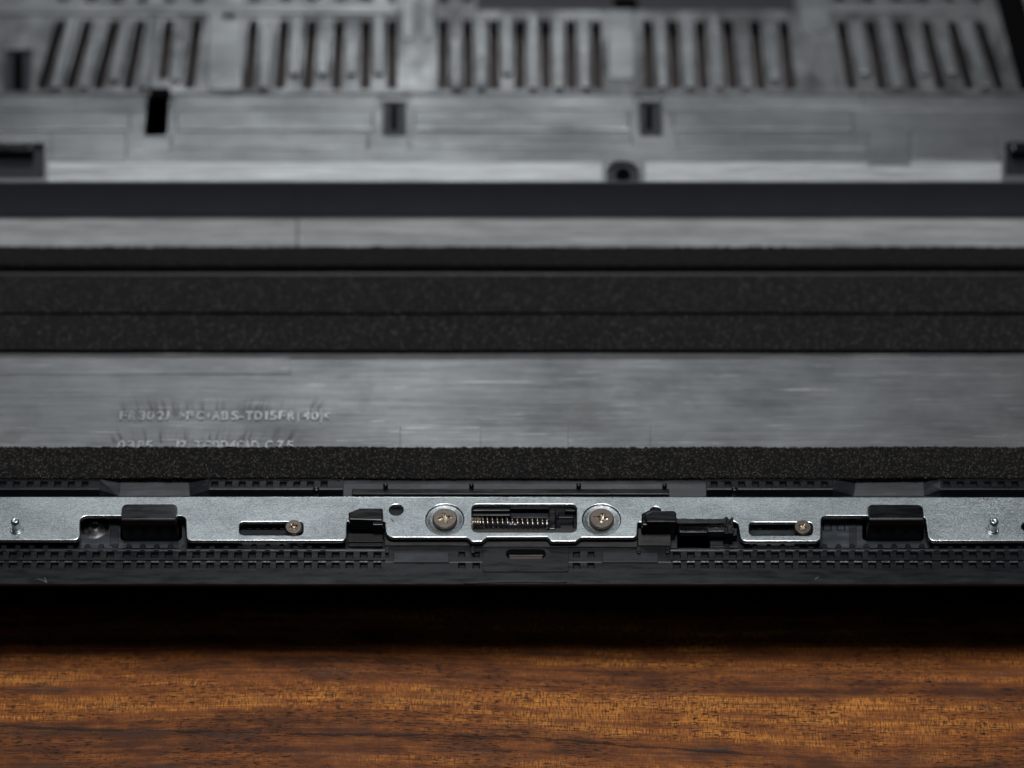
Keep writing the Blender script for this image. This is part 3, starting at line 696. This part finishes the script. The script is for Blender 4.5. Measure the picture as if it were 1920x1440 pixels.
# hollow screw post seen through the first cut-out
bm = bmesh.new(); cx, cy = W(176, 984, ZF).xy
lathe(bm, [(.27, ZF - .13), (.22, ZF - .16), (.17, ZF - .10), (.12, ZF - .10), (.085, ZF - .04), (.05, ZF - .05), (.03, ZF - .12), (.004, ZF - .13)], cx, cy, 28)
from_bm("hollow_screw_post", bm, mat_simple("scuffed_grey_plastic", (.055, .052, .055), .2, .3, 9, .9, .6), cover, smooth=True)
# cross ribs on the channel floor seen in the cut-outs
for (x0, x1) in ((206, 222), (1592, 1606)): slab("channel_rib", x0, 968, x1, 1022, ZF - .01, ZF + .02, PLG, cover, bevel=.01)
# two small pockets seen in the right cut-out
for p in (1551, 1577):
    slab("channel_pocket", p - 8, 981, p + 8, 983, ZF - .01, ZF + .03, PLG, cover, bevel=.005)
    slab("channel_pocket", p - 8, 983, p - 6, 994, ZF - .01, ZF + .02, PLS, cover, bevel=.004)
    slab("channel_pocket", p + 6, 983, p + 8, 994, ZF - .01, ZF + .02, PLS, cover, bevel=.004)
    slab("channel_pocket", p - 8, 993, p + 8, 995, ZF - .01, ZF + .014, PLG, cover, bevel=.004)
# teeth and ledges seen through the two guide slots
for (xa, xb) in ((445, 570), (1400, 1528)):
    slab("guide_ledge", xa, 993, xb, 1006, ZF - .01, ZF + .10, PLG, cover, bevel=.012)
    for k in range(6): slab("guide_tooth", xa + 4 + k * 15, 984, xa + 14 + k * 15, 992, ZF - .01, ZF + .09, PL, cover, bevel=.01)

# ---- back rail, behind the plate
ZB = -.14
bp = [5.5 + 25.65 * k for k in range(-9, 7)]; bp2 = [403 + 25.6 * k for k in range(9)]
bp3 = [1339 + 25.85 * k for k in range(9)]; bp4 = [1775 + 25.6 * k for k in range(14)]
bm = bmesh.new()
def backsec(xa, xb, pk):
    band(bm, Y(890, ZB), ZB, Y(902, ZB), ZB, xa, xb)
    strip_pockets(bm, Y(902.5, ZB), Y(912.5, ZB), ZB, ZB, xa, xb, rects(pk, 13.5, 907, ZB), .06, (.012, .012, .03, .01))
    band(bm, Y(902, ZB), ZB, Y(902.5, ZB), ZB, xa, xb)
    band(bm, Y(912.5, ZB), ZB, Y(917, ZB), ZB, xa, xb)
    band(bm, Y(917, ZB), ZB, Y(918.3, ZB), ZB - .01, xa, xb)
    band(bm, Y(918.3, ZB), ZB - .01, Y(918.3, ZB) - .06, ZF, xa, xb)
    for xx in (xa, xb):
        face(bm, [(xx, Y(890, ZB), TZ + ZB), (xx, Y(917, ZB), TZ + ZB), (xx, Y(918.3, ZB) - .06, TZ + ZF), (xx, Y(890, ZB), TZ + ZF)])
XB = lambda p: X(p, 915, ZB)
for (xa_, xb_, pk_) in ((XL, XB(186), bp), (XB(392), XB(643), bp2), (XB(1325), XB(1562), bp3), (XB(1764), XR, bp4)):
    bm = bmesh.new(); backsec(xa_, xb_, pk_); rb = from_bm("back_rail", bm, PL, cover)
    m_ = rb.modifiers.new("bevel", 'BEVEL'); m_.width = .006; m_.segments = 1; m_.limit_method = 'ANGLE'; m_.angle_limit = math.radians(30)
# the two wide dips in the back rail
for (a, b, c_, d) in ((186, 222, 356, 392), (1562, 1600, 1733, 1764)):
    bm = bmesh.new()
    A0 = W(a, 898, ZB); A1 = W(a, 918, ZB); B0 = W(b + 4, 900, ZF + .05); B1 = W(b, 930, ZF + .01)
    face(bm, [A0, A1, B1, B0])
    C0 = W(c_ - 2, 900, ZF + .05); C1 = W(c_, 930, ZF + .01); D0 = W(d, 898, ZB); D1 = W(d, 918, ZB)
    face(bm, [C0, C1, D1, D0])
    E0 = W(b + 4, 903, ZF + .06); E1 = W(b + 3, 920, ZF + .03); F0 = W(c_ - 2, 903, ZF + .06); F1 = W(c_ - 1, 920, ZF + .03)
    face(bm, [B0, E0, F0, C0]); face(bm, [E0, E1, F1, F0]); face(bm, [E1, B1, C1, F1]); face(bm, [B0, E0, E1, B1]); face(bm, [C0, F0, F1, C1])
    face(bm, [A1, A1 - Vector((0, .06, .16)), B1])
    face(bm, [D1, D1 - Vector((0, .06, .16)), C1])
    from_bm("rail_dip", bm, PLG, cover)
# grey sloped ledge behind the spring window, with pegs
prism("grey_ledge", [(Y(896, -.17), -.17), (Y(905, -.17), -.17), (Y(906, -.18), -.18), (Y(932, -.29), -.29)], XB(643), XB(1325), ZF - .05, PLG, cover, bevel=.006)
pegm = bmesh.new(); 
lathe(pegm, [(.045, -.27), (.045, -.06), (.036, -.04), (.02, -.035)], 0, 0, 16, True, True)
pg0 = from_bm("ledge_peg", pegm, PLS, cover, smooth=True)
for k, p in enumerate((723, 884, 1085, 1246)):
    o = pg0 if k == 0 else pg0.copy()
    if k: C.objects.link(o)
    q = W(p, 911, -.10); o.location = (q.x, q.y - .01, 0); o.parent = cover
for p in (593, 1377):
    o = pg0.copy(); C.objects.link(o); o.parent = cover; q = W(p, 921, -.14); o.location = (q.x, q.y, -.02); o.scale = (1.3, 1.3, 1)

# ------------------------------------------------------------------ foam strips (glued on, each a thing)
def foam(name, py0, py1, z0, z1, mat, label, amp, near_drop=0.0, wob=.02, step=.045):
    """strip whose top covers rows py0..py1; noisy surface and fuzzy edges"""
    root_y0, root_y1 = Y(py0, z1), Y(py1, z1)
    nx = int((XR - XL - .4) / step); ny = max(6, int((root_y0 - root_y1) / step)); nz = max(2, int((z1 - z0) / step))
    prof = [(root_y0, z0 + (z1 - z0) * k / nz) for k in range(nz)] + [(root_y0 + (root_y1 - root_y0) * k / ny, z1) for k in range(ny + 1)] + [(root_y1, z1 - (z1 - z0) * k / nz) for k in range(1, nz + 1)]
    verts = []; faces = []
    nf = mnoise.noise
    for i in range(nx + 1):
        x = XL + .2 + i * step
        for j, (y, zz) in enumerate(prof):
            p = Vector((x, y, zz))
            a = nf(Vector((x * 14, y * 14, zz * 14 + py0))) * amp
            b = nf(Vector((x * 30, y * 30, zz * 30 + 9))) * amp * .7
            e = random.uniform(-1, 1) * amp * .5
            wv = nf(Vector((x * .35, py0 * .1, 0))) * wob
            verts.append((x, y + wv + b + (e if j in (nz, nz + ny) else 0), TZ + zz + (a + e * .6 if 0 < j < len(prof) - 1 else 0) + wv * .2))
    m = len(prof)
    for i in range(nx):
        for j in range(m - 1):
            faces.append((i * m + j, i * m + j + 1, (i + 1) * m + j + 1, (i + 1) * m + j))
    me = bpy.data.meshes.new(name); me.from_pydata(verts, [], faces); me.update()
    o = link(name, me, mat)
    bmm = bmesh.new(); bmm.from_mesh(me); bmesh.ops.recalc_face_normals(bmm, faces=bmm.faces); bmm.to_mesh(me); bmm.free()
    tag(o, label, "foam strip", "black foam strips glued across the cover")
    return o
foam("foam_strip", 838, 896, ZF, -.10, FOAM_CUT, "speckled black foam strip right behind the slotted metal plate, nearest the front", .022, step=.035)
foam("foam_strip", 591, 655, ZF, ZF + .13, FOAM_SKIN, "nearest of the three black foam strips laid side by side in the middle", .006, step=.06)
foam("foam_strip", 517, 585, ZF, ZF + .15, FOAM_SKIN, "middle one of the three adjoining black foam strips", .006, step=.06)
ft = foam("foam_strip", 462, 497, ZF, ZF + .24, FOAM_DARK, "rearmost and darkest black foam strip below the dark step wall", .02, step=.05)
# brown liner showing at the rear edge of the middle strip
pad(-300, 511.5, 2300, 515.5, .17, ZF, ADH, "adhesive_liner", .008)

# ------------------------------------------------------------------ metal plate
plate = empty("latch_plate", None, "long speckled galvanised steel plate with slots and cut-outs along the cover front", "metal plate")
def PX(pts, z=0.0): return [(*W(x, y, z).xy, r) for x, y, r in pts]
outline = PX([(-420, 1013.5, 0), (151, 1013.5, .12), (151, 968, .11), (347, 968, .11), (348.5, 1014.5, .11), (650.5, 1014.5, .12), (651.5, 978, .03), (720.5, 978, .03), (723, 1008.5, .16),
              (875, 1008.4, .05), (884, 1016.3, .045), (904, 1016.1, .045), (914, 1007.7, .05), (1026, 1007.4, .06), (1032, 1015.7, .05), (1080, 1015.6, .05), (1090, 1008.3, .06),
              (1195.5, 1008.5, .10), (1197, 980, .03), (1383, 978, .11), (1388, 1015.5, .12), (1540.5, 1015.5, .12), (1541, 968, .10), (1734, 968, .09), (1740, 1015, .13), (2340, 1015, 0), (2340, 931, 0), (-420, 930, 0)])
rounds = [(834, 974), (1128, 974)]
hs = [fillet(PX([(450, 1002.5, .07), (567, 1002.5, .07), (567, 979, .07), (450, 979, .07)]), 5),
      fillet(PX([(1406, 1003, .07), (1523, 1003, .07), (1523, 980, .07), (1406, 980, .07)]), 5),
      fillet(PX([(886, 997, .10), (1080, 997, .10), (1080, 946, .10), (886, 946, .10)]), 6),
      circle2(*W(743, 956, 0).xy, .116), circle2(*W(1229, 958, 0).xy, .085), circle2(*W(1926, 988, 0).xy, .09)]
RB = .335
for (a, b) in rounds: hs.append(circle2(*W(a, b, 0).xy, RB - .012 + .012, 56))
me = sheet_mesh([fillet(outline, 6)] + hs, 0, .085, .030, 5)
po = link("plate_sheet", me, STEEL, plate)
me.materials.append(EDGE)
for p in me.polygons:
    if p.normal.z < .985: p.material_index = 1
wn = 1
for (a, b) in rounds:                                   # pressed screw dishes
    bm = bmesh.new(); cx, cy = W(a, b, 0).xy
    lathe(bm, [(RB + .01, -.028), (RB - .008, -.030), (.29, -.045), (.255, -.060), (.240, -.063), (.19, -.064), (.185, -.08)], cx, cy, 56)
    from_bm("screw_dish", bm, STEEL, plate, smooth=True)
def pin(px, py):
    bm = bmesh.new(); cx, cy = W(px, py, 0).xy
    lathe(bm, [(.125, -.002), (.12, .012), (.105, .014), (.095, .004), (.08, .006), (.078, .02), (.074, .19), (.078, .20), (.078, .27), (.066, .295), (.045, .305), (.03, .296)], cx, cy, 28, False, True)
    return from_bm("riveted_pin", bm, PINM, plate, smooth=True)
pin(32, 993); pin(1860, 994)
# scratch on the plate
bm = bmesh.new(); tube(bm, [W(733, 972, .001), W(738, 979, .001)], .008, 6); from_bm("scratch_burr", bm, PINM, plate)

# ------------------------------------------------------------------ screws
def cross_outline(cx, cy, arm, wd, rot, jit=0.0):
    pts = []
    for q in range(4):
        a = rot + q * math.pi / 2
        for (u, v) in ((wd, wd), (arm, wd * .8), (arm * 1.06, 0), (arm, -wd * .8)) if False else ((arm, -wd * .8), (arm * 1.07, 0), (arm, wd * .8), (wd, wd)):
            u += random.uniform(-jit, jit); v += random.uniform(-jit, jit)
            pts.append((cx + u * math.cos(a) - v * math.sin(a), cy + u * math.sin(a) + v * math.cos(a)))
    return pts
def screw(px, py, R, zt, rot, label, dome=.02, arm=.1, name="screw", zneck=-.3):
    root = empty(name, None, label, "screw", "cross-head screws on the metal plate")
    q = W(px, py, zt); cx, cy = q.xy
    co = cross_outline(0, 0, arm, arm * .30, rot, .006)
    me = sheet_mesh([circle2(0, 0, R * .93, 48), co], zt, .035, .008, 2)
    me.transform(Matrix.Translation((cx, cy, 0)))
    link("head_face", me, NICKEL, root)
    bm = bmesh.new()
    lathe(bm, [(R * .55, zt - .034), (R * .90, zt - .004), (R * .955, zt - .010), (R, zt - .025), (R, zt - .05), (R * .93, zt - .06), (R * .8, zt - .06), (R * .5, zt - .064), (R * .45, zneck)], cx, cy, 48)
    from_bm("head_rim", bm, NICKEL, root, smooth=True)
    bm = bmesh.new()                                    # ragged recess
    n = 32; ring = []
    for k in range(n):
        a = 2 * math.pi * k / n
        ring.append(a)
    rows = []
    for (r, z) in ((arm * 1.25, -.022), (arm * .95, -.018), (arm * .7, -.026), (arm * .4, -.032), (.004, -.045)):
        rows.append([bm.verts.new((cx + r * math.cos(a), cy + r * math.sin(a), TZ + zt + z + random.uniform(-.014, .010) * (1 if r > .01 else 0))) for a in ring])
    for a_, b_ in zip(rows, rows[1:]):
        for k in range(n): bm.faces.new((a_[k], a_[(k + 1) % n], b_[(k + 1) % n], b_[k]))
    from_bm("cross_recess", bm, NICKEL_B, root, merge=False)
    return root
screw(834, 971, .228, .012, math.radians(14), "large flat cross-head screw in the round dish left of the spring window", arm=.115)
screw(1128, 971, .228, .012, math.radians(80), "large flat cross-head screw in the round dish right of the spring window", arm=.115)
screw(550.5, 987, .158, .05, math.radians(25), "small cross-head screw at the right end of the left guide slot", arm=.07)
screw(1505.5, 987.5, .158, .05, math.radians(60), "small cross-head screw at the right end of the right guide slot", arm=.07)

# ------------------------------------------------------------------ spring
zs = -.135
a = W(886, 983.5, zs); b = W(1029, 986.5, zs)
spring = bmesh.new(); pts = []
xs_turns = []
cnt = 17
pos = [886, 890.5, 895, 899.5, 904.5] + [912.5 + 9.35 * k for k in range(13)] + [1025.5, 1028.5]
tot = len(pos) - 1
SR = .128
for k in range(tot * 20 + 1):
    t_ = k / 20; i = min(int(t_), tot - 1); f = t_ - i
    px_ = pos[i] + (pos[i + 1] - pos[i]) * f
    c = W(px_, 983 + (px_ - 886) * .018, zs); th = 2 * math.pi * t_ + .5
    R_ = SR * (1 - .10 * t_ / tot)
    pts.append(c + Vector((0, math.cos(th) * R_, math.sin(th) * R_)))
tube(spring, pts, .021, 10)
so = from_bm("coil_spring", spring, SPRINGM, smooth=True, merge=False)
tag(so, "small brownish steel coil spring wound on a black rod in the plate's centre window", "spring")

# ------------------------------------------------------------------ black slider under the plate
slider = empty("plastic_slider", None, "black plastic latch slider under the steel plate with hooks rising through its cut-outs", "latch slider")
bm = bmesh.new(); tube(bm, [W(884, 984, zs), W(1040, 987, zs)], .080, 20); from_bm("spring_rod", bm, RODM, slider, smooth=True)
SZ = -.20
slab("window_floor", 870, 935, 1100, 1006, ZF - .0, ZF + .02, PLS, slider, bevel=0)
slab("rod_bracket", 870, 946, 957, 958, ZF, -.10, PL, slider, bevel=.02, seg=3)
slab("rod_bracket", 870, 958, 958, 967, ZF, -.17, PL, slider, bevel=.02, seg=3)
slab("inner_ledge", 955, 950, 1030, 955, ZF, -.20, PL, slider, bevel=.01)
slab("inner_ledge", 957, 962, 1029, 971, ZF, -.24, PLG, slider, bevel=.01)
slab("stop_block", 1029, 952, 1042, 992, ZF, -.075, PLS, slider, bevel=.018, seg=3)
slab("end_block", 1059, 951, 1100, 958, ZF, -.12, PLG, slider, bevel=.012)
slab("end_block", 1046, 960, 1090, 971, ZF, -.24, PL, slider, bevel=.02)
slab("end_block", 1050, 984, 1085, 1000, ZF, -.2, PLR, slider, bevel=.02)
slab("end_block", 1074, 966, 1090, 1000, ZF, -.15, PLS, slider, bevel=.02)
# long bar showing under the plate's front edge
bm = bmesh.new()
def sl(x0, x1, y1, zt=-.10):
    t = [W(x0, y1, zt - .04), W(x1, y1, zt - .04), W(x1, 990, zt), W(x0, 990, zt)]
    bq = [Vector((p.x, p.y, TZ + ZF + .03)) for p in t]
    hexa(bm, bq, t)
sl(721, 884, 1023); sl(884.5, 1195, 1025.5); sl(1195.5, 1258, 1023)
from_bm("slider_bar", bm, PLR, slider, bevel=.012)
# raised bar on the far side of the plate
slab("far_bar", 660, 916.5, 1255, 926.5, ZF, -.11, PLS, slider, bevel=.014)
# left hook
def poly_solid(name, top, z0, z1, mat, parent, bevel=.02, seg=3, shrink=0.0):
    t = [W(x, y, z1) for x, y in top]; c = sum(t, Vector()) / len(t)
    bq = [Vector((c.x + (p.x - c.x) * (1 - shrink), p.y, TZ + z0)) for p in t]
    bm = bmesh.new(); hexa(bm, bq[::-1], t[::-1]); return from_bm(name, bm, mat, parent, bevel=bevel, seg=seg)
poly_solid("left_hook", [(653, 961), (674, 952.5), (717.5, 952.5), (717.5, 976), (654, 974)], -.10, .20, PLS, slider, .022)
poly_solid("left_hook", [(699, 956), (718, 956), (718, 984), (699, 984)], ZF, .16, PLS, slider, .01)
slab("hook_foot", 653, 1000, 718, 1016, ZF, -.14, PLR, slider, bevel=.01)
slab("hook_foot", 653, 1016, 718, 1024, ZF, -.18, PLR, slider, bevel=.01)
# right hook with its broken arm
HK = poly_solid("right_hook", [(1208, 964), (1222, 957), (1264, 957), (1268, 960), (1269, 979), (1212, 979)], -.22, .26, PLS, slider, .035, 4)
poly_solid("right_hook", [(1203, 962), (1216, 956), (1266, 957), (1268, 985), (1203, 985)], -.28, .18, PLS, slider, .03)
slab("hook_foot", 1200, 1004, 1243, 1017, ZF, -.13, PLR, slider, bevel=.012)
slab("hook_foot", 1201, 1016, 1258, 1024, ZF, -.17, PLR, slider, bevel=.01)
def jagged(name, x0, y0, x1, y1, z0, z1, mat, parent, nx=22, ny=5, amp=.02):
    bm = bmesh.new(); g = []
    for i in range(nx + 1):
        r = []
        for j in range(ny + 1):
            p = W(lerp(x0, x1, i / nx), lerp(y0, y1, j / ny), z1)
            a = mnoise.noise(Vector((p.x * 7, p.y * 9, 3))) * amp + random.uniform(-1, 1) * amp * .4
            edge = (j == 0) * random.uniform(-1, 1) * amp * 1.2
            r.append(bm.verts.new((p.x, p.y + edge, p.z + a)))
        g.append(r)
    for i in range(nx):
        for j in range(ny): bm.faces.new((g[i][j + 1], g[i + 1][j + 1], g[i + 1][j], g[i][j]))
    ring = [g[i][0] for i in range(nx + 1)] + [g[nx][j] for j in range(1, ny + 1)] + [g[i][ny] for i in range(nx - 1, -1, -1)] + [g[0][j] for j in range(ny - 1, 0, -1)]
    low = [bm.verts.new((v.co.x, v.co.y, TZ + z0)) for v in ring]
    for k in range(len(ring)):
        l = (k + 1) % len(ring); bm.faces.new((ring[k], ring[l], low[l], low[k]))
    return from_bm(name, bm, mat, parent, merge=False)
jagged("broken_arm", 1266, 972.5, 1362, 981, -.28, .07, PLR, slider, amp=.008)
jagged("broken_arm", 1272, 981, 1327, 997, -.12, -.02, PLS, slider, amp=.006)
slab("arm_edge", 1275, 996, 1326, 998, -.14, -.02, COATD, slider, bevel=.006)
jagged("broken_arm", 1326, 980, 1360, 995, -.2, .02, PLS, slider, amp=.006)
slab("arm_edge", 1328, 994.5, 1361, 996.5, -.14, .02, COATD, slider, bevel=.006)
jagged("broken_arm", 1358, 971, 1375, 1000, -.28, .08, PLR, slider, nx=8, ny=8, amp=.025)
jagged("broken_arm", 1372, 988, 1382, 1004, -.28, -.08, PLR, slider, nx=5, ny=5, amp=.02)
# grey shelf of the cover beside the broken arm
slab("corner_shelf", 1331, 1012, 1389, 1026, ZF - .02, ZF + .03, PLG, cover, bevel=.01)
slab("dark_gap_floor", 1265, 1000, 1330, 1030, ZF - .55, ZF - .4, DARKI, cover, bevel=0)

# ------------------------------------------------------------------ the two black tabs
def tab(x0, x1, yt, label):
    root = empty("locking_tab", None, label, "locking tab", "wide black locking tabs")
    z1 = .30
    A = W(x0, yt, z1); B = W(x1, yt, z1); fr = W(x0, 969.5, z1); 
    y0 = A.y; y1 = fr.y; th = .12
    prof = [(y0, z1 - .015), (y1, z1)]
    for k in range(1, 13):
        a_ = math.pi / 2 * k / 12; prof.append((y1 - .11 * math.sin(a_), z1 - .11 + .11 * math.cos(a_)))
    ye = y1 - .11
    prof += [(ye, -.9), (ye + th, -.9), (ye + th, z1 - .16), (y0, z1 - .09)]
    bm = bmesh.new()
    n_ = 14; rows = []
    xa, xb = A.x, B.x
    # build across x with rounded far corners
    xs_ = [0, .004, .012, .026, .05, .09] ; w_ = xb - xa
    xx = [xa + e for e in xs_] + [xb - e for e in reversed(xs_)]
    r = .10
    for x in xx:
        d = min(x - xa, xb - x); cut = r - math.sqrt(max(r * r - (r - min(d, r)) ** 2, 0))
        row = []
        for i, (y, z_) in enumerate(prof):
            yy = y - cut if i in (0, len(prof) - 1) else y
            row.append(bm.verts.new((x + (0.02 * (1 if x < 0.5 * (xa + xb) else -1) if 2 <= i <= 12 and d < .02 else 0), yy, TZ + z_)))
        rows.append(row)
    m = len(prof)
    for a_, b_ in zip(rows, rows[1:]):
        for k in range(m): bm.faces.new((a_[k], a_[(k + 1) % m], b_[(k + 1) % m], b_[k]))
    bm.faces.new(rows[0]); bm.faces.new(rows[-1])
    from_bm("tab_plate", bm, PLS, root, bevel=.012, seg=2)
    bm = bmesh.new()
    for (s, e) in ((xa + .03, xa + .09), (xb - .09, xb - .03)):
        hexa(bm, [Vector((s, ye - .0, TZ - .9)), Vector((e, ye, TZ - .9)), Vector((e, ye + .4, TZ - .9)), Vector((s, ye + .4, TZ - .9))],
             [Vector((s, ye + .02, TZ + z1 - .12)), Vector((e, ye + .02, TZ + z1 - .12)), Vector((e, ye + .12, TZ + z1 - .12)), Vector((s, ye + .12, TZ + z1 - .12))])
    from_bm("side_web", bm, PLS, root)
    return root
tab(229, 333, 944.5, "wide black plastic tab rising in the cut-out just left of the left guide slot")
tab(1626, 1730, 945.5, "wide black plastic tab rising in the cut-out just right of the right guide slot")
